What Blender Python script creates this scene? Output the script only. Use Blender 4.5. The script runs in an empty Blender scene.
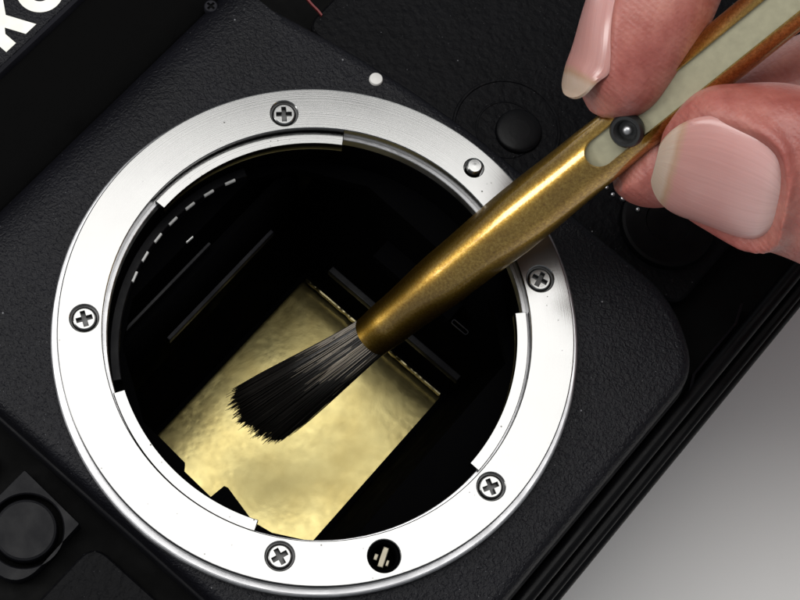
import bpy, bmesh, math, random
from mathutils import Vector, Matrix
random.seed(7)
S = bpy.context.scene
COL = S.collection
R = math.radians
# ---------------------------------------------------------------- camera (1 unit = 1 cm; z=0 is the face of the lens mount)
TILT, AZ, DIST, OX, OY, FPX = .3186, -1.9146, 20.4768, .9359, .3592, 1750.0
BK = Vector((math.sin(TILT)*math.cos(AZ), math.sin(TILT)*math.sin(AZ), math.cos(TILT)))
UPV = Vector((0, 1, 0)); UPV = (UPV - BK*UPV.dot(BK)).normalized()
RT = UPV.cross(BK)
CAMLOC = Vector((OX, OY, 0)) + BK*DIST
cd = bpy.data.cameras.new('view'); co = bpy.data.objects.new('view', cd); COL.objects.link(co)
cd.sensor_width = 36; cd.lens = FPX/800*36; cd.clip_end = 500; cd.clip_start = .1
m = Matrix((RT, UPV, BK)).transposed().to_4x4(); m.translation = CAMLOC; co.matrix_world = m
S.camera = co
def at(px, py, z):
    d = RT*((px-400)/FPX) - UPV*((py-300)/FPX) - BK
    return CAMLOC + d*((z-CAMLOC.z)/d.z)
# ---------------------------------------------------------------- light: one big overhead softbox, weak fill, dim room
w = bpy.data.worlds.new('World'); S.world = w; w.use_nodes = True
w.node_tree.nodes['Background'].inputs[0].default_value = (.9, .95, 1, 1)
w.node_tree.nodes['Background'].inputs[1].default_value = .3
def area(name, loc, target, sx, sy, power, col=(1, 1, 1)):
    l = bpy.data.lights.new(name, 'AREA'); l.shape = 'RECTANGLE'; l.size = sx; l.size_y = sy; l.energy = power; l.color = col
    o = bpy.data.objects.new(name, l); COL.objects.link(o); o.location = loc
    d = Vector(target)-Vector(loc); o.rotation_euler = (0, 0, 0) if abs(d.x)+abs(d.y) < 1e-6 else d.to_track_quat('-Z', 'Y').to_euler(); return o
area('softbox', (-14, 7.6, 42), (-14, 7.6, 0), 60, 25.5, 23500, (1, .985, .96))
area('side_softbox', (-35, -3.5, 14.8), (0, 0, 0), 11, 11, 4300, (1, .985, .96))
S.view_settings.view_transform = 'Standard'; S.view_settings.look = 'None'
S.view_settings.exposure = 0; S.view_settings.gamma = 1
S.render.engine = 'CYCLES'
# ---------------------------------------------------------------- materials
class NT:
    def __init__(s, name):
        s.m = bpy.data.materials.new(name); s.m.use_nodes = True; s.n = s.m.node_tree.nodes; s.l = s.m.node_tree.links
        s.b = s.n['Principled BSDF']; s.tc = s.n.new('ShaderNodeTexCoord')
    def node(s, t, **k):
        x = s.n.new(t)
        for a, v in k.items():
            if a.startswith('i_'): x.inputs[int(a[2:]) if a[2:].isdigit() else a[2:].replace('_', ' ')].default_value = v
            else: setattr(x, a, v)
        return x
    def link(s, a, b): s.l.new(a, b)
    def noise(s, scale, detail=3, rough=.55, coord='Object', src=None):
        x = s.node('ShaderNodeTexNoise'); x.inputs['Scale'].default_value = scale; x.inputs['Detail'].default_value = detail
        x.inputs['Roughness'].default_value = rough; s.link(src or s.tc.outputs[coord], x.inputs['Vector']); return x
    def voro(s, scale, feature='F1', rnd=1.0, src=None):
        x = s.node('ShaderNodeTexVoronoi', feature=feature); x.inputs['Scale'].default_value = scale
        x.inputs['Randomness'].default_value = rnd; s.link(src or s.tc.outputs['Object'], x.inputs['Vector']); return x
    def ramp(s, fac, stops):
        x = s.node('ShaderNodeValToRGB'); e = x.color_ramp.elements
        while len(e) < len(stops): e.new(.5)
        for el, (p, c) in zip(e, stops): el.position = p; el.color = (*c, 1) if len(c) == 3 else c
        s.link(fac, x.inputs[0]); return x
    def bump(s, h, strength, dist, prev=None):
        x = s.node('ShaderNodeBump'); x.inputs['Strength'].default_value = strength; x.inputs['Distance'].default_value = dist
        s.link(h, x.inputs['Height'])
        if prev: s.link(prev.outputs[0], x.inputs['Normal'])
        s.link(x.outputs[0], s.b.inputs['Normal']); return x
    def rng(s, v, a, b, c, d):
        x = s.node('ShaderNodeMapRange'); 
        for i, q in enumerate((a, b, c, d)): x.inputs[i+1].default_value = q
        s.link(v, x.inputs[0]); return x
    def mix(s, f, a, b, mode='MIX'):
        x = s.node('ShaderNodeMix', data_type='RGBA', blend_type=mode)
        for v, i in ((f, 0), (a, 6), (b, 7)):
            if hasattr(v, 'links') or hasattr(v, 'is_output'): s.link(v, x.inputs[i])
            else: x.inputs[i].default_value = v if i == 0 else (*v, 1)
        return x.outputs[2]
    def set(s, **k):
        for a, v in k.items(): s.b.inputs[a.replace('_', ' ')].default_value = (*v, 1) if isinstance(v, tuple) and len(v) == 3 and a != 'Subsurface_Radius' else v
        return s
def leather(name, scale, dist, base, rough, strength=1.0, spec=.5):
    t = NT(name).set(Roughness=rough, Specular_IOR_Level=spec)
    wn = t.noise(scale*.5, 2)
    vadd = t.node('ShaderNodeVectorMath', operation='MULTIPLY_ADD'); vadd.inputs[1].default_value = (.12, .12, .12)
    t.link(wn.outputs['Color'], vadd.inputs[0]); t.link(t.tc.outputs['Object'], vadd.inputs[2])
    v = t.voro(scale, 'SMOOTH_F1', src=vadd.outputs[0]); n = t.noise(scale*2.4, 3)
    ad = t.node('ShaderNodeMath', operation='MULTIPLY_ADD'); ad.inputs[1].default_value = .55
    t.link(n.outputs[0], ad.inputs[0]); t.link(v.outputs['Distance'], ad.inputs[2])
    t.bump(ad.outputs[0], strength, dist)
    big = t.noise(1.1, 3); du = t.noise(60, 1)
    c = t.ramp(big.outputs[0], [(.3, tuple(.75*x for x in base)), (.7, tuple(1.2*x for x in base))])
    dust = t.ramp(du.outputs[0], [(.765, (0, 0, 0)), (.79, (1, 1, 1))])
    sv = t.voro(2.7); sr = t.rng(sv.outputs['Distance'], .02, .034, 1, 0)
    mx = t.node('ShaderNodeMath', operation='MAXIMUM'); t.link(dust.outputs[0], mx.inputs[0]); t.link(sr.outputs[0], mx.inputs[1])
    t.link(t.mix(mx.outputs[0], c.outputs[0], (.16, .16, .17)), t.b.inputs['Base Color'])
    return t.m
def paint(name, base, rough, bumpd=.002, scale=30, metal=0, spec=.5):
    t = NT(name).set(Base_Color=base, Roughness=rough, Metallic=metal, Specular_IOR_Level=spec)
    n = t.noise(scale, 4); t.bump(n.outputs[0], .5, bumpd)
    g = t.noise(3, 4); r = t.rng(g.outputs[0], .3, .7, rough*.8, min(1, rough*1.25)); t.link(r.outputs[0], t.b.inputs['Roughness'])
    c = t.ramp(g.outputs[0], [(.3, tuple(.85*x for x in base)), (.7, tuple(min(1, 1.15*x) for x in base))]); t.link(c.outputs[0], t.b.inputs['Base Color'])
    return t.m
M = {}
M['leather'] = leather('fine_leatherette', 26, .012, (.0032, .0032, .005), .45, spec=.17)
M['leather2'] = leather('coarse_leatherette', 12, .016, (.003, .003, .0037), .55, spec=.07)
M['black'] = paint('black_lacquer', (.0025, .0025, .003), .38, spec=.10)
M['matte'] = paint('matte_black_paint', (.003, .003, .003), .8, spec=.06)
M['box'] = paint('mirror_box_black', (.0012, .0012, .0014), .9, spec=.01)
M['satin'] = paint('satin_dark_grey', (.0038, .0038, .005), .5, spec=.13)
M['dim'] = paint('dim_wall_metal', (.003, .003, .004), .55, spec=.12)
M['grey'] = paint('blue_grey_metal', (.008, .008, .011), .55, spec=.14)
M['white'] = paint('cream_letter_paint', (.80, .79, .72), .45)
M['red'] = paint('red_line_paint', (.14, .012, .012), .6)
M['tooth'] = paint('pale_tooth_metal', (.75, .75, .73), .5)
M['rim'] = paint('machined_rim_metal', (.42, .42, .43), .38, metal=1)
M['spring'] = paint('spring_nickel', (.17, .155, .12), .35, metal=1)
M['edge'] = paint('gilt_edge_metal', (.24, .21, .12), .35, metal=1)
M['knob'] = paint('black_rubber', (.010, .010, .010), .35)
M['recess_shade'] = paint('shaded_recess_metal', (.10, .10, .10), .5, metal=1)  # shade of the screw slots and gaps, put into a darker metal colour
M['dot'] = paint('pale_index_dot', (.55, .54, .52), .45)
def mk_ring():
    t = NT('polished_chrome_steel').set(Metallic=1, Roughness=.2)
    sep = t.node('ShaderNodeSeparateXYZ'); t.link(t.tc.outputs['Object'], sep.inputs[0])
    ln = t.node('ShaderNodeVectorMath', operation='LENGTH'); t.link(t.tc.outputs['Object'], ln.inputs[0])
    cx = t.node('ShaderNodeCombineXYZ'); t.link(ln.outputs['Value'], cx.inputs[0])
    rings = t.noise(90, 2, src=cx.outputs[0]); mot = t.noise(2.2, 5); fine = t.noise(45, 4)
    b1 = t.bump(rings.outputs[0], .5, .0008); t.bump(fine.outputs[0], .12, .0005, b1)
    rr = t.rng(mot.outputs[0], .3, .7, .16, .20); t.link(rr.outputs[0], t.b.inputs['Roughness'])
    # pits and dirt specks: sparse voronoi cells, denser near the upper left
    v = t.voro(7); vm = t.rng(v.outputs['Distance'], .05, .09, 1, 0)
    pn = t.noise(1.6, 2); pr = t.ramp(pn.outputs[0], [(.52, (0, 0, 0)), (.6, (1, 1, 1))])
    v2 = t.voro(14); vm2 = t.rng(v2.outputs['Distance'], .05, .13, 1, 0); pn2 = t.noise(2.3, 2); pr2 = t.ramp(pn2.outputs[0], [(.6, (0, 0, 0)), (.66, (1, 1, 1))])
    a = t.node('ShaderNodeMath', operation='MULTIPLY'); t.link(vm.outputs[0], a.inputs[0]); t.link(pr.outputs[0], a.inputs[1])
    a2 = t.node('ShaderNodeMath', operation='MULTIPLY'); t.link(vm2.outputs[0], a2.inputs[0]); t.link(pr2.outputs[0], a2.inputs[1])
    mx = t.node('ShaderNodeMath', operation='MAXIMUM'); t.link(a.outputs[0], mx.inputs[0]); t.link(a2.outputs[0], mx.inputs[1])
    base = t.ramp(mot.outputs[0], [(.3, (.211, .211, .208)), (.7, (.219, .219, .216))])
    t.link(t.mix(mx.outputs[0], base.outputs[0], (.03, .028, .025)), t.b.inputs['Base Color'])
    return t.m
M['ring'] = mk_ring()
def mk_brass():
    t = NT('worn_brass').set(Metallic=1, Roughness=.4, Coat_Weight=.7, Coat_Roughness=.13, Coat_IOR=1.8, Coat_Tint=(1, .86, .5))
    n = t.noise(30, 5, .75); big = t.noise(1.5, 4); f = t.noise(70, 3)
    c = t.ramp(n.outputs[0], [(.32, (.25, .142, .018)), (.5, (.44, .288, .058)), (.70, (.68, .50, .165))])
    c2 = t.ramp(big.outputs[0], [(.35, (.8, .76, .68)), (.65, (1, 1, 1))])
    t.link(t.mix(1.0, c.outputs[0], c2.outputs[0], 'MULTIPLY'), t.b.inputs['Base Color'])
    r = t.rng(n.outputs[0], .3, .7, .38, .26); t.link(r.outputs[0], t.b.inputs['Roughness'])
    t.bump(f.outputs[0], .4, .002); return t.m
M['brass'] = mk_brass()
def mk_foil():
    t = NT('crumpled_gold_foil').set(Metallic=1, Roughness=.33)
    a = t.noise(1.6, 4, .55); b = t.noise(7, 4, .6); g = t.noise(38, 3); spk = t.voro(11, 'SMOOTH_F1'); zone = t.noise(.8, 1)
    c = t.ramp(a.outputs[0], [(.3, (.27, .22, .088)), (.7, (.36, .31, .14))]); t.link(c.outputs[0], t.b.inputs['Base Color'])
    r = t.rng(b.outputs[0], .3, .7, .28, .36); t.link(r.outputs[0], t.b.inputs['Roughness'])
    zr = t.rng(zone.outputs[0], .42, .6, .1, 1); mu = t.node('ShaderNodeMath', operation='MULTIPLY')
    t.link(zr.outputs[0], mu.inputs[0]); t.link(spk.outputs['Distance'], mu.inputs[1])
    x = t.bump(b.outputs[0], .025, .02); x = t.bump(mu.outputs[0], .13, .02, x); t.bump(g.outputs[0], .15, .003, x)
    return t.m
M['foil'] = mk_foil()
def mk_skin():
    t = NT('skin').set(Roughness=.42, Specular_IOR_Level=.45, Subsurface_Weight=.35, Subsurface_Scale=.14)
    t.b.inputs['Subsurface Radius'].default_value = (1, .32, .18)
    a = t.noise(1.3, 4, .6); b = t.noise(11, 4, .6)
    c = t.ramp(a.outputs[0], [(.3, (.27, .070, .058)), (.5, (.345, .112, .092)), (.72, (.45, .19, .152))])
    d = t.ramp(b.outputs[0], [(.3, (.86, .80, .78)), (.7, (1, 1, 1))])
    t.link(t.mix(1.0, c.outputs[0], d.outputs[0], 'MULTIPLY'), t.b.inputs['Base Color'])
    wv = t.node('ShaderNodeTexWave', wave_type='BANDS', bands_direction='DIAGONAL'); wv.inputs['Scale'].default_value = 6
    wv.inputs['Distortion'].default_value = 3; wv.inputs['Detail'].default_value = 2; wv.inputs['Detail Scale'].default_value = .35
    t.link(t.tc.outputs['Object'], wv.inputs['Vector'])
    v = t.voro(24, 'SMOOTH_F1'); n = t.noise(40, 4)
    x = t.bump(wv.outputs[0], .28, .005); x = t.bump(v.outputs[0], .35, .010, x); t.bump(n.outputs[0], .5, .008, x)
    return t.m
M['skin'] = mk_skin()
def mk_nail():
    t = NT('nail').set(Roughness=.24, Specular_IOR_Level=.6, Subsurface_Weight=.3, Subsurface_Scale=.06)
    t.b.inputs['Subsurface Radius'].default_value = (1, .4, .25)
    sep = t.node('ShaderNodeSeparateXYZ'); t.link(t.tc.outputs['UV'], sep.inputs[0])
    n = t.noise(7, 3); ad = t.node('ShaderNodeMath', operation='MULTIPLY_ADD'); ad.inputs[1].default_value = .03
    t.link(n.outputs[0], ad.inputs[0]); t.link(sep.outputs[1], ad.inputs[2])
    c = t.ramp(ad.outputs[0], [(.0, (.40, .30, .225)), (.115, (.45, .34, .265)), (.15, (.39, .245, .165)), (.20, (.44, .22, .195)), (.55, (.48, .25, .23)), (.82, (.56, .33, .31)), (1, (.62, .44, .41))])
    mp = t.node('ShaderNodeMapping'); mp.inputs['Scale'].default_value = (46, 1.5, 1); t.link(t.tc.outputs['UV'], mp.inputs[0])
    st = t.noise(1, 3, src=mp.outputs[0]); d = t.ramp(st.outputs[0], [(.3, (.9, .88, .88)), (.7, (1, 1, 1))])
    t.link(t.mix(1.0, c.outputs[0], d.outputs[0], 'MULTIPLY'), t.b.inputs['Base Color'])
    t.bump(st.outputs[0], .35, .006); return t.m
M['nail'] = mk_nail()
def mk_simple(name, base, rough, nscale=20, **k):
    t = NT(name).set(Base_Color=base, Roughness=rough, **k)
    n = t.noise(nscale, 4); c = t.ramp(n.outputs[0], [(.3, tuple(.9*x for x in base)), (.7, tuple(min(1, 1.08*x) for x in base))])
    t.link(c.outputs[0], t.b.inputs['Base Color']); t.bump(n.outputs[0], .2, .004); return t.m
M['slider'] = mk_simple('ivory_plastic', (.28, .265, .18), .4, 9)
M['hair'] = mk_simple('black_bristle', (.010, .009, .008), .28, 3)
M['hair_sheen'] = mk_simple('bristle_sheen', (.22, .19, .15), .35, 3)  # sheen on the black hairs, put into a paler base colour
M['table'] = NT('matte_grey_board').set(Base_Color=(.88, .87, .85), Roughness=.8).m
# ---------------------------------------------------------------- mesh helpers
def obj(name, bm, mat, parent=None, loc=(0, 0, 0), sharp=35, smooth=True, recalc=True):
    if recalc: bmesh.ops.recalc_face_normals(bm, faces=bm.faces)
    me = bpy.data.meshes.new(name); bm.to_mesh(me); bm.free()
    for x in (mat if isinstance(mat, list) else [mat]): me.materials.append(M[x])
    if smooth:
        me.polygons.foreach_set('use_smooth', [True]*len(me.polygons))
        if sharp:
            me.set_sharp_from_angle(angle=R(sharp))
            me.polygons.foreach_set('use_smooth', [abs(q.normal.z) < .9995 for q in me.polygons])
    o = bpy.data.objects.new(name, me); COL.objects.link(o); o.location = loc
    if parent: o.parent = parent
    return o
def copy(o, loc, rz=0, parent=None):
    c = o.copy(); COL.objects.link(c); c.location = loc; c.rotation_euler = (0, 0, rz)
    if parent: c.parent = parent
    return c
def circ(r, n=48, c=(0, 0), a0=0, a1=360):
    full = abs(a1-a0-360) < 1e-6
    k = n if full else n+1
    return [(c[0]+r*math.cos(R(a0+(a1-a0)*i/n)), c[1]+r*math.sin(R(a0+(a1-a0)*i/n))) for i in range(k)]
def rpoly(pts, r, n=8):                       # polygon with rounded corners (r number or list)
    out = []; N = len(pts)
    for i, p in enumerate(pts):
        rr = r[i] if isinstance(r, (list, tuple)) else r
        p = Vector(p); a = (Vector(pts[i-1])-p); b = (Vector(pts[(i+1) % N])-p)
        if rr <= 0: out.append(tuple(p)); continue
        d = min(rr, a.length*.49, b.length*.49); A = p+a.normalized()*d; B = p+b.normalized()*d
        for k in range(n+1):
            t = k/n; out.append(tuple(A*(1-t)**2+p*2*t*(1-t)+B*t*t))
    return out
def area2(p): return sum(p[i-1][0]*p[i][1]-p[i][0]*p[i-1][1] for i in range(len(p)))
def inset(poly, d):                           # move a CCW loop inward by d
    n = len(poly); out = []
    for i in range(n):
        a, p, b = Vector(poly[i-1]), Vector(poly[i]), Vector(poly[(i+1) % n])
        e1 = (p-a).normalized(); e2 = (b-p).normalized()
        n1 = Vector((-e1.y, e1.x)); n2 = Vector((-e2.y, e2.x)); q = n1+n2
        if q.length < 1e-6: out.append(tuple(p)); continue
        q.normalize(); out.append(tuple(p+q*(d/max(.4, q.dot(n1)))))
    return out
def ccw(p): return p if area2(p) > 0 else p[::-1]
def plate(outer, holes, prof, bottom=True, bm=None, hch=.006):
    """plate with a profiled rim: prof = [(inset, z), ...] from the bottom up; holes are loops cut through it"""
    bm = bm or bmesh.new(); outer = ccw(outer); rings = []
    for d, z in prof: rings.append([bm.verts.new((x, y, z)) for x, y in (inset(outer, d) if d else outer)])
    n = len(outer)
    for a, b in zip(rings, rings[1:]):
        for i in range(n): bm.faces.new((a[i], a[(i+1) % n], b[(i+1) % n], b[i]))
    zt, zb = prof[-1][1], prof[0][1]; tops, bots = [rings[-1]], [rings[0]]
    for h in holes:
        h = ccw(h); g = inset(h, -hch); lo = [bm.verts.new((x, y, zb)) for x, y in h]; md = [bm.verts.new((x, y, zt-hch)) for x, y in h]; hi = [bm.verts.new((x, y, zt)) for x, y in g]
        k = len(h)
        for a, b in ((lo, md), (md, hi)):
            for i in range(k): bm.faces.new((a[(i+1) % k], a[i], b[i], b[(i+1) % k]))
        tops.append(hi); bots.append(lo)
    for loops in ([tops, bots] if bottom else [tops]):
        ed = []
        for l in loops:
            for i in range(len(l)):
                e = bm.edges.get((l[i], l[(i+1) % len(l)])) or bm.edges.new((l[i], l[(i+1) % len(l)])); ed.append(e)
        bmesh.ops.triangle_fill(bm, edges=ed, use_beauty=True, normal=(0, 0, 1))
    return bm
def loft(rings, closed=True, cap=True, bm=None):
    bm = bm or bmesh.new(); vs = [[bm.verts.new(p) for p in r] for r in rings]
    for a, b in zip(vs, vs[1:]):
        n = len(a)
        for i in range(n if closed else n-1): bm.faces.new((a[i], a[(i+1) % n], b[(i+1) % n], b[i]))
    if cap and closed: bm.faces.new(vs[0][::-1]); bm.faces.new(vs[-1])
    return bm
def lathe(prof, n=40, bm=None):               # prof = [(r, z)]
    return loft([[(r*math.cos(2*math.pi*i/n), r*math.sin(2*math.pi*i/n), z) for i in range(n)] for r, z in prof], bm=bm)
def arcplate(r0, r1, a0, a1, prof, n=60):
    return plate(circ(r1, n, (0, 0), a0, a1)+circ(r0, n, (0, 0), a1, a0), [], prof)
def box(x0, x1, y0, y1, z0, z1, b=.01, bm=None):
    return plate([(x0, y0), (x1, y0), (x1, y1), (x0, y1)], [], [(0, z0), (0, z1-b), (b*.3, z1-b*.3), (b, z1)], bm=bm)
def extr_u(prof, u0, u1, b=.03):              # (v, z) outline swept along u
    return loft([[(u, v, z) for v, z in prof] for u in (u0, u1)])
# ---------------------------------------------------------------- setting: the grey table board
bm = bmesh.new(); s = 90
vs = [bm.verts.new((x, y, 0)) for x, y in ((-s, -s), (s, -s), (s, s), (-s, s))]; bm.faces.new(vs)
tb = obj('tabletop', bm, 'table', loc=(0, 0, -6.0)); tb['kind'] = 'structure'; tb['label'] = 'pale grey matte table surface under the camera'
# ---------------------------------------------------------------- the camera, lying on its back. local axes: x along the body, y towards the finder
BA = 49.5; H = 6.0
cam = bpy.data.objects.new('film_camera', None); COL.objects.link(cam)
cam.location = (0, 0, -H); cam.rotation_euler = (0, 0, R(BA))
cam['label'] = 'black film camera lying on its back with its lens removed and chrome lens mount open'; cam['category'] = 'camera'
def part(name, bm, mat, parent=None, loc=(0, 0, 0), **k):
    o = obj(name, bm, mat, parent or cam, **k); L = Vector(loc)
    if parent is None: L = L + Vector((0, 0, H))
    o.location = L; return o
def deg(a): return a-BA                       # picture angle to body angle
def pol(r, a): return (r*math.cos(R(deg(a))), r*math.sin(R(deg(a))))
def uvz(px, py, z):
    p = at(px, py, z); c, s_ = math.cos(R(BA)), math.sin(R(BA)); return Vector((p.x*c+p.y*s_, -p.x*s_+p.y*c, z))
# body shell with a well for the mirror box
shell = rpoly([(-7.0, -3.95), (8.6, -3.95), (8.6, 4.3), (-7.0, 4.3)], 1.0)
part('body_shell', plate(shell, [circ(2.62, 72)], [(.05, -5.95), (0, -5.6), (0, -1.35), (.03, -1.25), (.1, -1.2)]), 'matte')
part('body_back', plate(rpoly([(-6.9, -3.9), (8.5, -3.9), (8.5, 4.2), (-6.9, 4.2)], 1.0), [], [(0, -5.99), (0, -5.0)]), 'black')
# leatherette coverings on both sides of the front panel
part('leatherette_cover', plate(rpoly([(3.42, -3.0), (8.3, -3.0), (8.3, 2.9), (3.1, 2.9), (3.35, .5)], .25), [], [(0, -1.19), (0, -.93), (.03, -.9)]), 'leather2')
part('leatherette_cover', plate(rpoly([(-6.8, -2.9), (-3.45, -2.9), (-3.45, .38), (-6.8, .38)], .25), [], [(0, -1.19), (0, -1.08), (.03, -1.05)]), 'leather2')
part('leatherette_cover', plate(rpoly([(-6.8, 1.78), (-3.45, 1.78), (-3.45, 3.1), (-6.8, 3.1)], .2), [], [(0, -1.19), (0, -1.08), (.03, -1.05)]), 'leather2')
# bottom plate: stacked lacquered rails that catch the light
def rail(v0, v1, zt, zb, rad):
    pr = []
    for k in range(7): a = R(180-90*k/6); pr.append((v0+rad+rad*math.cos(a), zt-rad+rad*math.sin(a)))
    for k in range(7): a = R(90-90*k/6); pr.append((v1-rad+rad*math.cos(a), zt-rad+rad*math.sin(a)))
    return [(v0, zb)]+pr+[(v1, zb)]
part('bottom_plate', extr_u(rail(-4.22, -3.955, -1.55, -5.9, .1), -7, 8.6), 'black')
part('bottom_rail', extr_u(rail(-4.12, -3.96, -1.2, -1.62, .06), -7, 8.6), 'black')
part('bottom_rail', extr_u(rail(-3.94, -3.74, -.86, -1.3, .09), -7, 8.6), 'black')
# raised front panel with leatherette
fp = rpoly([(-3.12, -3.68), (2.75, -3.68), (3.3, -2.9), (3.28, .2), (3.2, 1.2), (3.05, 2.2), (2.83, 3.2), (2.80, 3.30), (-3.12, 3.30)], [.4, .35, .5, .3, .3, .3, .3, .05, .2])
part('front_panel', plate(fp, [circ(2.9, 96)], [(0, -1.22), (0, -.62), (.012, -.47), (.035, -.39), (.07, -.345), (.11, -.326), (.16, -.32)]), 'leather')
part('panel_trim', plate(inset(ccw(fp), -.035), [inset(ccw(fp), .05)], [(0, -1.21), (0, -.78), (.012, -.765)]), 'satin')
# recess under the finder, finder front and name plate
part('finder_recess', extr_u([(3.86, -1.3), (3.86, -.70), (3.9, -.64), (4.1, -.48), (4.78, .10), (4.80, -1.3)], -3.4, 4.4), 'matte')
part('panel_shoulder', extr_u([(3.02, -.330), (3.02, -.3185), (3.2, -.3195), (3.34, -.326), (3.46, -.343), (3.57, -.372), (3.67, -.415), (3.76, -.475), (3.83, -.55), (3.87, -.66), (3.80, -.9), (3.5, -.9)], -3.09, 2.76), 'leather')
fh = part('finder_housing', extr_u([(4.79, -5.5), (4.79, .1), (4.815, .17), (4.86, .2), (6.8, .2), (7.2, -.2), (7.2, -5.5)], -3.2, 2.6), 'leather')
part('finder_edge', extr_u([(4.775, .05), (4.775, .13), (4.80, .19), (4.84, .212), (4.85, .19), (4.81, .1)], -3.2, 2.6), 'grey')
# letters k and o (flat paint on the name plate)
def poly_letter(name, outer, holes=()):
    return part(name, plate(outer, list(holes), [(0, .19), (0, .206)], hch=.0005), 'white', fh)
poly_letter('letter', [(-.01, 4.93), (.15, 4.93), (.15, 5.10), (.205, 5.165), (.315, 4.93), (.49, 4.93), (.33, 5.27), (.48, 5.47), (.30, 5.47), (.15, 5.27), (.15, 5.72), (-.01, 5.72)]).location.z -= 0
poly_letter('letter', circ(.278, 48, (.83, 5.20)), [circ(.135, 36, (.83, 5.20))])
for o in list(fh.children): o.location = (0, 0, 0)
# ------- screws
def screw_bm(r, arm, wd, top, chamfer=.018, depth=.07, base=-.2):
    cr = [(arm, wd), (wd, wd), (wd, arm), (-wd, arm), (-wd, wd), (-arm, wd), (-arm, -wd), (-wd, -wd), (-wd, -arm), (wd, -arm), (wd, -wd), (arm, -wd)]
    b = plate(circ(r, 32), [cr], [(0, base), (0, top-chamfer), (chamfer*.4, top-chamfer*.3), (chamfer, top)], hch=.004)
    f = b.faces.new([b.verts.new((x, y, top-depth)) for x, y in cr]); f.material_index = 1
    if base < -.3:  # dark annulus added as painted shade in the gap around the head
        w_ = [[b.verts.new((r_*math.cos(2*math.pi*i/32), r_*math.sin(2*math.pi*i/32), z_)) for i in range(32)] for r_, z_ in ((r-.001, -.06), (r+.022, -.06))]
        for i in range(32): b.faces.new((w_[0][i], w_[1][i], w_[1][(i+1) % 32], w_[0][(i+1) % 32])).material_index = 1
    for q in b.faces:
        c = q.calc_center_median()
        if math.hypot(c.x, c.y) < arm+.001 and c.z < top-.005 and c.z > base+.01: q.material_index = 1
    return b
# ------- lens mount (part) with its lugs, screws and pins (sub-parts)
SA = [99.9, 179.6, 261.3, 317.3, 14.6]; SROT = [4, 18, 30, 22, -28]
holes = [circ(2.488, 128)] + [circ(.163, 36, pol(2.695, a)) for a in SA] + [circ(.185, 36, pol(2.749, 286)), circ(.118, 32, pol(2.752, 48.3))]
mount = part('lens_mount', plate(circ(3.0, 160), holes, [(0, -.2), (0, -.014), (.004, -.004), (.014, 0)], hch=.01), 'ring')
part('mount_flange', plate(circ(3.085, 160), [circ(2.445, 128)] + [circ(.15, 30, pol(2.749, 286))] + [circ(.166, 36, pol(2.695, a)) for a in SA], [(0, -.36), (0, -.225), (.015, -.207), (.03, -.203)], hch=.008), 'rim', mount)
for a0, a1 in ((83.8, 142.2), (199.4, 253.8), (318.8, 367)):
    part('bayonet_lug', arcplate(2.335, 2.472, deg(a0), deg(a1), [(0, -.30), (0, -.132), (.008, -.12)]), 'ring', mount)
sc = None
for a, rt in zip(SA, SROT):
    x, y = pol(2.695, a)
    if sc is None: sc = part('mount_screw', screw_bm(.146, .092, .026, -.018, chamfer=.028, depth=.09, base=-.34), ['ring', 'recess_shade'], mount, loc=(x, y, 0)); sc.rotation_euler.z = R(rt-BA)
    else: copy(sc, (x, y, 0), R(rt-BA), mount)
x, y = pol(2.752, 48.3)
part('lock_pin', lathe([(.098, -.2), (.098, .055), (.092, .07), (.078, .078), (.0005, .08)], 32), 'ring', mount, loc=(x, y, 0))
x, y = pol(2.749, 286)
sw = part('coupling_socket', lathe([(.183, -.5), (.183, -.05), (.165, -.03), (.15, -.05), (.145, -.4), (.0005, -.4)], 32), 'box', mount, loc=(x, y, 0))
b = box(-.035, .035, -.12, .12, -.30, -.09, .012); sp = part('spring_blade', b, 'spring', mount, loc=(x, y, 0)); sp.rotation_euler.z = R(-18-BA+0)
b = box(-.10, -.055, -.055, .02, -.3, -.13, .01); box(.05, .085, -.08, -.005, -.3, -.13, .01, bm=b)
sp = part('spring_clip', b, 'spring', mount, loc=(x, y, 0)); sp.rotation_euler.z = R(-18-BA)
# ------- throat, baffle with its row of pale teeth, mirror box
part('throat', plate(circ(2.6, 96), [circ(2.44, 96)], [(0, -1.2), (0, -.37)]), 'box')
baf = part('baffle_ring', arcplate(2.33, 2.44, deg(112), deg(192), [(0, -1.1), (0, -.83), (.01, -.82)]), 'satin')
th = None
for a, l in ((160, .17), (153, .17), (146, .17), (139, .17), (132, .17), (125, .17), (117.6, .15)):
    x, y = pol(2.325, a)
    if th is None: th = part('coupling_tooth', box(-.013, .013, -l/2*.8, l/2*.8, -.05, 0, .004), 'tooth', baf, loc=(x, y, -.80)); th.rotation_euler.z = R(deg(a))
    else: copy(th, (x, y, -.80), R(deg(a)), baf)
x, y = pol(2.05, 139); c1 = copy(th, (x, y, -.95), R(deg(135)), baf); c1.scale = (.5, .8, 1)
lip = [(-2.03, .9), (-2.03, .68), (-2.06, .22), (-2.14, .16), (-2.16, -.28), (-1.96, -.31), (-1.945, -.36), (-2.05, -.85), (-2.0, -1.1), (-1.72, -1.6), (-1.4, -1.87), (1.5, -1.85), (2.0, -1.1), (2.05, .9), (1.6, 1.75), (1.1, 2.05), (-1.0, 2.05), (-1.5, 1.75)]
part('mirror_box_front', plate(circ(2.5, 96), [lip], [(0, -1.18), (0, -1.01), (.01, -1.0)]), 'box')
top = [(-2.3, -2.0), (2.1, -2.0), (2.1, 2.1), (-2.3, 2.1)]; bot = [(-1.95, -1.36), (1.66, -1.36), (1.66, 1.33), (-1.95, 1.33)]
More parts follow.
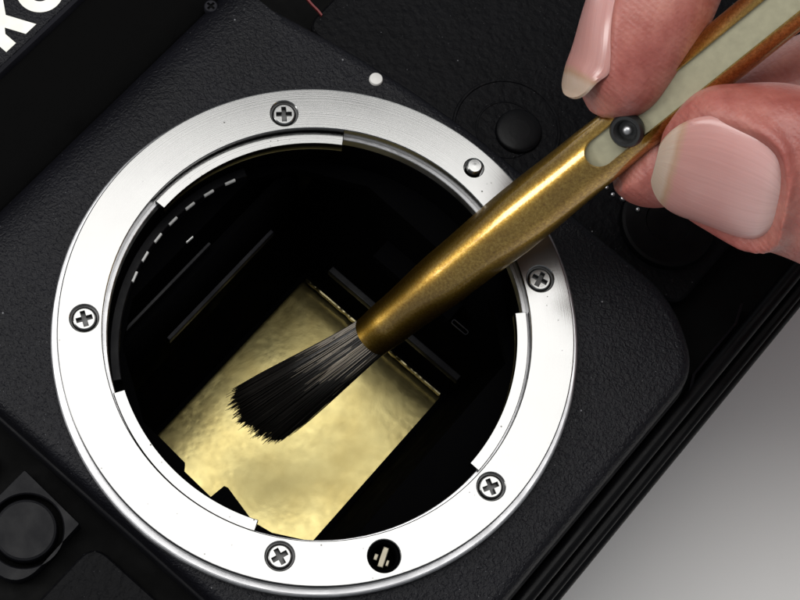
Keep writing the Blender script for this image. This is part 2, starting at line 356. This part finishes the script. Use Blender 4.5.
bm = loft([[(x, y, -1.19) for x, y in top], [(x, y, -4.66) for x, y in bot], [(x-.25 if x < 0 else x+.25, y-.25 if y < 0 else y+.25, -4.66) for x, y in bot], [(x-.12 if x < 0 else x+.12, y-.12 if y < 0 else y+.12, -1.19) for x, y in top]], cap=False)
v = list(bm.verts); 
part('mirror_box', bm, 'box', sharp=20)
part('film_gate', plate([(-2.15, -1.6), (1.95, -1.6), (1.95, 1.6), (-2.15, 1.6)], [[(-1.97, -1.305), (1.62, -1.305), (1.62, 1.29), (-1.97, 1.29)]], [(0, -4.62), (0, -4.575)], hch=.01), 'box')
# raised mirror edge, rails and light trap bars on the walls of the box
part('mirror_edge', box(-.86, 1.12, 1.59, 1.69, -2.25, -2.1, .015), 'grey')
part('raised_mirror', loft([[(-1.9, y, z) for y, z in ((1.78, -1.3), (1.55, -2.6), (1.62, -2.62), (1.88, -1.3))], [(1.7, y, z) for y, z in ((1.78, -1.3), (1.55, -2.6), (1.62, -2.62), (1.88, -1.3))]]), 'box')
part('light_trap_bar', box(1.45, 1.54, -1.43, .85, -3.1, -2.95, .012), 'dim')
part('box_rail', box(-1.95, .2, 1.86, 1.90, -1.22, -1.14, .008), 'satin')
e = uvz(460, 327, -1.9)
t = part('oval_eyelet', plate(rpoly([(-.035, -.13), (.035, -.13), (.035, .13), (-.035, .13)], .034), [rpoly([(-.025, -.12), (.025, -.12), (.025, .12), (-.025, .12)], .024)], [(0, -.02), (0, 0)], hch=.001), 'grey', loc=(e.x, e.y, -1.9))
part('mirror_stop', box(1.7, 2.0, -.9, .4, -2.2, -1.95, .02), 'box')
# shutter curtain: a crinkled gold foil sheet with slightly lifted end
from mathutils import noise as mn
bm = bmesh.new(); NX, NY = 150, 110; g = []
for i in range(NX+1):
    row = []
    for j in range(NY+1):
        u = -2.05+3.70*i/NX; v_ = -1.45+2.9*j/NY
        z = -4.685 + .028*mn.noise((u*.75+3, v_*.75, 3)) + .0022*mn.noise((u*2.6, v_*2.6, 9)) + .0006*mn.noise((u*8, v_*8, 1)) - .07*max(0, (v_-.35))**2
        k = max(0, (u-1.28)/.37); z -= 0.045*k*k
        z = min(z, -4.628)
        row.append(bm.verts.new((u, v_, z)))
    g.append(row)
for i in range(NX):
    for j in range(NY): bm.faces.new((g[i][j], g[i+1][j], g[i+1][j+1], g[i][j+1]))
part('shutter_curtain', bm, 'foil', sharp=0)
bm = bmesh.new(); rr_ = []
for j in range(81):
    v_ = 1.27-2.55*j/80; jit = .012*mn.noise((v_*9, 2, 5)); h = .03+.03*mn.noise((v_*14, 7, 1))
    tl = .022*mn.noise((v_*11, 4, 8)); rr_.append([(1.588+jit, v_, -4.62), (1.598+jit, v_, -4.565-tl), (1.618, v_, -4.561+tl), (1.622, v_, -4.62)])
part('curtain_edge', loft(rr_), 'edge')
# ------- small fittings on the front
p = uvz(376, 79, -.3)
part('index_dot', lathe([(.085, -.06), (.085, .02), (.075, .035), (.05, .042), (.0005, .044)], 28), 'dot', loc=(p.x, p.y, -.32))
p = uvz(211, 5, -.42)
part('recess_screw', screw_bm(.085, .055, .014, .02, .014, .03, -.08), ['grey', 'matte'], loc=(p.x, p.y, -.46))
# lens release: round boss, ring groove and domed button
p = uvz(507, 128, -.85)
part('release_boss', lathe([(.70, -.35), (.70, -.02), (.69, .0), (.665, .0), (.655, -.015), (.40, -.02), (.39, -.01), (.375, -.01), (.35, -.06), (.0005, -.06)], 64), 'leather2', loc=(p.x, p.y, -.88))
p = uvz(521, 126, -.7)
part('release_button', lathe([(.30, -.3), (.30, .0), (.295, .022), (.28, .038), (.25, .047), (.20, .053), (.14, .057), (.07, .059), (.0005, .06)], 48), 'black', loc=(p.x, p.y, -.88))
# self timer dial under the hand with its beads
p = uvz(668, 222, -.85)
dial = part('lever_dial', lathe([(.62, -.35), (.62, .02), (.60, .05), (.56, .06), (.30, .06), (.28, .03), (.0005, .03)], 56), 'black', loc=(p.x, p.y, -.85))
for q, rr in (((607, 187), .028), ((613, 194), .03), ((623, 198), .038), ((638, 209), .03)):
    e = uvz(*q, -.75); part('bead', lathe([(.0005, rr*1.0), (rr*.7, rr*.7), (rr, 0), (rr*.7, -rr*.7), (.0005, -rr)], 14), 'rim', dial, loc=(e.x-p.x, e.y-p.y, .08))
# lever strip along the lower right of the grip
gl = [uvz(x, y, -.9) for x, y in ((742, 305), (736, 325), (715, 350), (694, 376), (689, 398), (684, 410))]
bm = loft([[(q.x+dx, q.y+dy, -.9+dz) for dx, dy, dz in ((-.02, -.03, -.3), (.03, -.03, -.3), (.03, .0, 0), (.0, .03, .02), (-.03, .02, -.01))] for q in gl]); part('grip_edge', bm, 'satin')
# preview button on its plate at the lower left
part('button_plate', plate(rpoly([(-4.45, .60), (-3.40, .62), (-3.36, 1.54), (-4.45, 1.56)], [.4, .03, .03, .4]), [circ(.43, 48, (-3.87, 1.03))], [(0, -1.24), (0, -.97), (.012, -.95)], hch=.015), 'satin')
part('preview_button', lathe([(.36, -.3), (.36, 0), (.35, .02), (.325, .03), (.0005, .022)], 48), 'satin', loc=(-3.87, 1.03, -.93))
# thin red line near the upper edge
rl = [uvz(x, y, -.80) for x, y in ((306, -3), (312, 4), (318, 10), (322, 15))]
part('red_line', loft([[(q.x-.012, q.y, -.845), (q.x+.012, q.y, -.845), (q.x+.012, q.y, -.80), (q.x-.012, q.y, -.80)] for q in rl]), 'red')
# ---------------------------------------------------------------- the brush
A = at(372, 336.5, -.85); B = at(630, 128, 2.15); AX = (B-A).normalized()
tip = at(255, 418, -2.0)
br = bpy.data.objects.new('cleaning_brush', None); COL.objects.link(br); br.location = tip
br['label'] = 'slim brass retractable brush with black bristles sweeping the gold shutter'; br['category'] = 'brush'
def w2b(bm):
    bmesh.ops.translate(bm, verts=bm.verts, vec=-tip); return bm
LEN = 9.4; 
def axp(t): return A+AX*t
def interp(tab, t):
    if t <= tab[0][0]: return tab[0][1]
    for (a, x), (b_, y) in zip(tab, tab[1:]):
        if t <= b_:
            k = (t-a)/(b_-a); k = k*k*(3-2*k); return x+(y-x)*k
    return tab[-1][1]
TB = (B-A).length                              # distance from mouth to knob
RAD = [(0, .265), (.35, .285), (TB*.33, .338), (TB*.60, .365), (TB*.84, .342), (TB, .328), (LEN+3, .33)]
face = (CAMLOC-B); face = (face-AX*face.dot(AX)).normalized(); side = AX.cross(face)   # slot faces up
T0 = TB-.50; AMAX = R(31)
rings = []; NM = 72
for i in range(170):
    t = LEN*(i/169)**1.0
    r = interp(RAD, t)
    if T0 < t < T0+.17: al = AMAX*math.sqrt(max(0, 1-((T0+.17-t)/.17)**2))
    else: al = 0 if t <= T0 else AMAX
    rings.append((t, r, al))
extra = [T0+.17*(1-math.cos(R(a))) for a in range(0, 91, 8)]
for t in extra: rings.append((t, interp(RAD, t), AMAX*math.sqrt(max(0, 1-((T0+.17-t)/.17)**2))))
rings.sort(); rings = [r_ for i_, r_ in enumerate(rings) if i_ == 0 or r_[0]-rings[i_-1][0] > .0016 or i_ == len(rings)-1]
def tube_ring(t, r, al): return [axp(t)+face*(r*math.cos(al+(2*math.pi-2*al)*j/NM))+side*(r*math.sin(al+(2*math.pi-2*al)*j/NM)) for j in range(NM+1)]
bm = bmesh.new(); outs = [[bm.verts.new(p) for p in tube_ring(*x)] for x in rings]; ins = [[bm.verts.new(p) for p in tube_ring(t, r-.03, al)] for t, r, al in rings]
for k in range(len(rings)-1):
    for j in range(NM):
        bm.faces.new((outs[k][j], outs[k][j+1], outs[k+1][j+1], outs[k+1][j])); bm.faces.new((ins[k][j+1], ins[k][j], ins[k+1][j], ins[k+1][j+1]))
    if rings[k+1][2] > 0:
        for j in (0, NM): bm.faces.new((outs[k][j], outs[k+1][j], ins[k+1][j], ins[k][j]))
for k in (0, len(rings)-1):
    for j in range(NM): bm.faces.new((outs[k][j], outs[k][j+1], ins[k][j+1], ins[k][j]))
bmesh.ops.remove_doubles(bm, verts=[v for v in bm.verts if (v.co-A).dot(AX) < T0-.03], dist=1e-4)
obj('brass_tube', w2b(bm), 'brass', br, sharp=40, recalc=False)
# thin rolled seam low on the tube
sd = (-side) if (-side).dot(UPV) < 0 else side
bm = loft([[axp(t)+(sd*math.cos(R(22))+face*.3)*0+sd*(interp(RAD, t)-.02+h*q)+face*(-.06+f) for q, f in ((0, .03), (1, .012), (1, -.012), (0, -.03))] for t, h in ((TB*.36, .0), (TB*.44, .012), (TB*.55, .026), (TB*.66, .022), (TB*.74, .0))])
obj('seam', w2b(bm), 'brass', br)
# ivory slider rod inside the slot
rr = [(T0-.3, .27), (T0+.02, .285), (LEN-.05, .285)]
bm = loft([[axp(t)+face*(min(r*.80, r*math.cos(2*math.pi*j/96)))+side*(r*math.sin(2*math.pi*j/96)) for j in range(96)] for t, r in rr])
obj('slider', w2b(bm), 'slider', br)
def orient(bm, org, zax, xax):
    y = zax.cross(xax).normalized(); x = y.cross(zax).normalized()
    mt = Matrix((x, y, zax)).transposed().to_4x4(); mt.translation = org-tip; bmesh.ops.transform(bm, matrix=mt, verts=bm.verts); return bm
kp = axp(TB+.07)+face*.235
kn = obj('knob', orient(lathe([(.18, 0), (.192, .05), (.187, .10), (.165, .13), (.135, .13), (.112, .10), (.098, .03), (.0005, .03)], 40), kp, face, AX), 'knob', br)
obj('stud', orient(lathe([(.06, .03), (.055, .07), (.04, .09), (.02, .1), (.0005, .102)], 24), kp, face, AX), 'rim', kn)
# bristles: individual hairs fanning straight from the mouth to a slightly rounded, ragged edge
ZE = -2.1
E0, E1 = at(233, 392, ZE), at(276, 442, ZE)
wid = (E1-E0).normalized(); mid = (E0+E1)/2; half = (E1-E0).length/2
bm = bmesh.new()
def basis_of(d):
    s_ = d.cross(Vector((0, 0, 1))).normalized(); return s_, s_.cross(d).normalized()
fs, fu = basis_of(AX)
fwd = (mid-A).normalized()
if fs.dot(wid) < 0: fs = -fs
clump = [random.gauss(0, .035) for _ in range(60)]
for i in range(3000):
    a = random.random()*2*math.pi; q = math.sqrt(random.random())
    dx, dy = q*math.cos(a), q*math.sin(a)
    p0 = A+AX*.12+fs*(dx*.245)+fu*(dy*.245)
    lat = max(-1, min(1, dx*1.02+random.gauss(0, .03)))
    p3 = mid+wid*(half*1.06*lat)+fu*(dy*.26)+fwd*(.07-.15*lat*lat+clump[int((lat+1)*29.9)]+random.gauss(0, .05)-.06*abs(dy))
    L = (p3-p0).length
    p1 = p0+(p3-p0)*.2-AX*(L*.13); p2 = p3-(p3-p0)*.33+fu*(.05*dy)+wid*random.gauss(0, .012)
    rad = random.uniform(.006, .0095); light = random.random() < .34 and dy > .1  # shortened paler hairs on the upper side carry the painted sheen
    prev = None; K = 6
    for k in range(K+1):
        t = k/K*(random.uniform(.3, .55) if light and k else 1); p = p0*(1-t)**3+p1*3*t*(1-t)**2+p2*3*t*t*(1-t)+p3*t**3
        d = ((p1-p0)*(1-t)**2+(p2-p1)*2*t*(1-t)+(p3-p2)*t*t).normalized(); s_, u_ = basis_of(d)
        rk = rad*(1 if k < K else .35)
        ring = [bm.verts.new(p+s_*(rk*math.cos(R(90+120*j)))+u_*(rk*math.sin(R(90+120*j)))) for j in range(3)]
        if prev:
            for j in range(3):
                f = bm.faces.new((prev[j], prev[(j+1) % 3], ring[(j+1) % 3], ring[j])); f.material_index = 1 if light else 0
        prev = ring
hb = obj('bristles', w2b(bm), ['hair', 'hair_sheen'], br, sharp=0, recalc=False); hb['kind'] = 'stuff'
# ---------------------------------------------------------------- the hand
def cr(pts, t):                                # Catmull-Rom through tuples of floats/vectors
    n = len(pts); i = min(int(t), n-2); f = t-i
    p0, p1, p2, p3 = pts[max(i-1, 0)], pts[i], pts[i+1], pts[min(i+2, n-1)]
    return p1*1.0 + (p2-p0)*(.5*f) + (p0*2.5*2-p1*5*1.0-p1*0+p2*4*1.0-p3*1.0 - p0*3.0)*(.5*f*f) + (p1*3-p2*3+p3-p0)*(.5*f*f*f)
class Finger:
    def __init__(s, ctrl, nail=None, tipL=.55, tp=2.2):
        s.c = ctrl; s.P = [c[0] for c in ctrl]; s.nail = nail; s.tipL = tipL; s.tp = tp
        s.T = []; acc = 0; last = None
        for k in range(401):
            t = (len(ctrl)-1)*k/400; p = cr(s.P, min(t, len(ctrl)-1-1e-6))
            if last is not None: acc += (p-last).length
            s.T.append((acc, t)); last = p
        s.L = acc
    def par(s, d):
        d = max(0, min(s.L, d)); lo, hi = 0, 400
        while hi-lo > 1:
            m_ = (lo+hi)//2
            if s.T[m_][0] <= d: lo = m_
            else: hi = m_
        a, b_ = s.T[lo], s.T[hi]; return min(a[1]+(b_[1]-a[1])*((d-a[0])/max(1e-9, b_[0]-a[0])), len(s.c)-1-1e-6)
    def frame(s, d):
        t = s.par(d); p = cr(s.P, t)
        t2 = s.par(d+.04) if d+.04 < s.L else t; t1 = s.par(d-.04) if d > .04 else t
        tan = (cr(s.P, t2)-cr(s.P, t1)).normalized()
        if d < 0: p = p+tan*d
        i = int(t); f = t-i; f = f*f*(3-2*f)
        lerp = lambda k: s.c[i][k]*(1-f)+s.c[i+1][k]*f
        nd = lerp(4); nd = (nd-tan*nd.dot(tan)).normalized(); sd_ = tan.cross(nd)
        return p, tan, nd, sd_, lerp(1), lerp(2), lerp(3)
    def rings(s, N=120, Mx=72):
        out = []
        for k in range(N):
            d = s.L*(k/(N-1))**1.35 if k else 0.0
            p, tan, nd, sd_, hw, hd, hp = s.frame(d)
            g = 1.0 if d >= s.tipL else max(.02, (1-(1-d/s.tipL)**s.tp))**(1/s.tp)
            ring = []
            for j in range(Mx):
                th_ = 2*math.pi*j/Mx; c_, s_ = math.cos(th_), math.sin(th_); e_ = 2/2.25
                x = hw*g*math.copysign(abs(s_)**e_, s_); y = (hd if c_ > 0 else hp)*g*math.copysign(abs(c_)**e_, c_)
                if s.nail and c_ > -.2:
                    s0, s1, wn, over, drop = s.nail; xn = x/(wn*1.02); ts = (d-s0+over)/(s1-s0+over)
                    if -.2 < ts < 1.6:
                        rho = (abs(xn)**3.2+abs(max(0, 2*ts-1))**3.2)**(1/3.2); dl = 0
                        dl += ((.07+.05*min(1, max(0, (ts-.4)*2))) if s1 < 1.6 else .05)*math.exp(-((rho-1.075)/.085)**2)*min(1, max(0, ts*1.6-.2))
                        if rho < 1: dl -= .06*min(1, (1-rho)*8)
                        y -= drop*max(0, 1-max(0, ts))**2.2*min(1, max(0, c_+.2)*2)
                        y += dl*max(0, c_+.2); x += math.copysign(.5*max(0, dl), s_)*abs(s_)
                ring.append(p+nd*y+sd_*x)
            out.append(ring)
        return out
    def nail_bm(s, off=.012, tipx=2.5, n=36, mm=28):
        s0, s1, wn, over, drop = s.nail; bm = bmesh.new(); uvl = bm.loops.layers.uv.new('UVMap'); grid = []; uv = {}
        for lay in (0, 1):
            gr = []
            for i in range(n+1):
                ts = i/n; ts = .5-.5*math.cos(math.pi*ts); d = s0-over+(s1-s0+over)*ts
                p, tan, nd, sd_, hw, hd, hp = s.frame(d)
                tt = 2*ts-1; wf = (max(0, 1-abs(tt)**tipx))**(1/2.3) if tt < 0 else (max(0, 1-abs(tt)**3.0))**(1/2.6); row = []
                for j in range(mm+1):
                    t = 2*j/mm-1; x = wn*wf*t
                    y = hd*(max(0, 1-(abs(x)/hw)**2.25))**(1/2.25)
                    y -= drop*max(0, 1-ts)**2.2
                    y += off-.045*abs(t)**6*min(1, max(0, ts*2.5-.4))-.07*max(0, (ts-.86)/.14)**1.5-(.035 if lay else 0)
                    v = bm.verts.new(p+nd*y+sd_*x); uv[v] = (j/mm, ts); row.append(v)
                gr.append(row)
            grid.append(gr)
        a, b_ = grid
        for i in range(n):
            for j in range(mm):
                bm.faces.new((a[i][j], a[i][j+1], a[i+1][j+1], a[i+1][j])); bm.faces.new((b_[i][j+1], b_[i][j], b_[i+1][j], b_[i+1][j+1]))
            for j in (0, mm): bm.faces.new((a[i][j], a[i+1][j], b_[i+1][j], b_[i][j]))
        for i in (0, n):
            for j in range(mm): bm.faces.new((a[i][j], a[i][j+1], b_[i][j+1], b_[i][j]))
        for f in bm.faces:
            for l in f.loops: l[uvl].uv = uv[l.vert]
        bmesh.ops.remove_doubles(bm, verts=bm.verts, dist=1e-5)
        return bm
V = Vector
# index finger: nail seen edge-on at its left, pad against the tube
nI = V((-.97, .2, .05)); nT = V((-.14, -.86, .45)); nM = V((-.4, .75, .3))
i1 = at(590, 110, 2.3); iD = at(712, -112, 3.35); iP = iD+V((1.9, 1.0, 1.0)); iK = iP+V((3.9, -.9, -.3))
index = Finger([(i1, .60, .46, .50, V((-.90, .12, .36))), (at(609, 80, 2.45), .64, .55, .54, V((-.93, .16, .27))), (at(650, 6, 2.9), .72, .66, .66, V((-.99, .2, .0))), (iD, .80, .66, .72, nI+V((0, .3, .1))), (iP, .88, .75, .8, V((-.4, .8, .45))), (iP*.5+iK*.5, .92, .85, .9, V((0, .7, .7))), (iK+V((.6, -.2, 0)), 1.05, 1.0, 1.0, V((0, .6, .8)))], nail=(.04, 1.85, .56, .06, .15))
# thumb: nail facing up towards the viewer
t0 = at(660, 149, 2.5); tJ = at(960, 224, 2.95); tK = tJ+V((3.1, -.3, -.1)); tC = tK+V((4.0, 1.6, -.4))
thumb = Finger([(t0, .76, .46, .55, nT), (at(700, 156, 2.55), .84, .52, .60, nT), (at(775, 170, 2.7), .97, .60, .72, nT), (at(860, 190, 2.9), 1.06, .70, .85, nT), (tJ, 1.05, .85, .9, nT), (tJ*.5+tK*.5, 1.0, .9, .95, nT), (tK, 1.15, 1.1, 1.1, nT), (tC, 1.5, 1.4, 1.4, nT)], nail=(.03, 1.40, .72, .09, .20), tipL=.6)
m0 = at(616, 184, 1.65); mD = at(850, 78, 1.95); mP = mD+V((2.6, .5, 1.2)); mK = iK+V((.6, -1.9, -.5))
middle = Finger([(m0, .50, .45, .45, nM), (at(660, 160, 1.65), .62, .5, .52, nM), (at(740, 122, 1.7), .72, .58, .6, nM), (mD, .78, .66, .7, nM), (mP, .9, .8, .8, V((.3, .8, .2))), (mK, 1.0, 1.0, 1.0, V((0, .6, .8)))], nail=(.04, 1.0, .44, .06, .15))
rD = at(950, 110, .3); rK = mK+V((.7, -1.7, -.7))
ring_f = Finger([(at(815, 158, -.2), .55, .5, .5, nM), (at(860, 140, 0), .68, .58, .58, nM), (rD, .75, .65, .66, nM), (rD+V((2.4, .2, 1.3)), .85, .78, .78, V((.3, .7, .3))), (rK, .95, .95, .95, V((0, .6, .8)))])
pK = rK+V((.9, -1.5, -.8)); pD = at(1030, 190, -.2)
pinky = Finger([(at(920, 225, -.4), .45, .42, .42, nM), (at(960, 212, -.3), .55, .5, .5, nM), (pD, .62, .55, .55, nM), (pD+V((1.9, .1, 1.0)), .7, .65, .65, V((.3, .7, .3))), (pK, .85, .85, .85, V((0, .6, .8)))])
hbm = bmesh.new()
for f in (index, thumb, middle, ring_f, pinky): loft(f.rings(), bm=hbm)
# palm and wrist
kc = (iK+mK+rK+pK)/4; dirp = V((1, .15, -.08)).normalized(); acr = (iK-pK).normalized(); nrm = dirp.cross(acr).normalized()
acr = nrm.cross(dirp).normalized()
if nrm.z < 0: nrm = -nrm
ps = []
for d, hw, hh in ((-1.2, 2.0, .6), (-.7, 3.4, 1.0), (0, 4.0, 1.3), (2.5, 4.2, 1.5), (5.5, 3.9, 1.6), (8, 3.2, 1.7), (10, 2.8, 1.8), (14, 3.0, 2.2), (20, 3.4, 2.8), (24, 3.5, 3.0)):
    c = kc+dirp*d-nrm*.25
    ps.append([c+acr*(hw*math.copysign(abs(math.cos(x))**.85, math.cos(x)))+nrm*(hh*math.copysign(abs(math.sin(x))**.85, math.sin(x))) for x in [2*math.pi*k/64 for k in range(64)]])
loft(ps, bm=hbm)
hroot = t0
bmesh.ops.translate(hbm, verts=hbm.verts, vec=-hroot)
hand = obj('hand', hbm, 'skin', sharp=0); hand.location = hroot
rm = hand.modifiers.new('weld', 'REMESH'); rm.mode = 'VOXEL'; rm.voxel_size = .028; rm.use_smooth_shade = True
sm = hand.modifiers.new('soften', 'CORRECTIVE_SMOOTH') if False else hand.modifiers.new('soften', 'SMOOTH'); sm.factor = .5; sm.iterations = 6
hand['label'] = 'right hand holding the brass brush between thumb, index and middle finger'; hand['category'] = 'hand'
for f in (index, thumb, middle):
    b = f.nail_bm(tipx=2.4 if f is index else 2.5); bmesh.ops.translate(b, verts=b.verts, vec=-hroot)
    obj('fingernail', b, 'nail', hand, sharp=50)
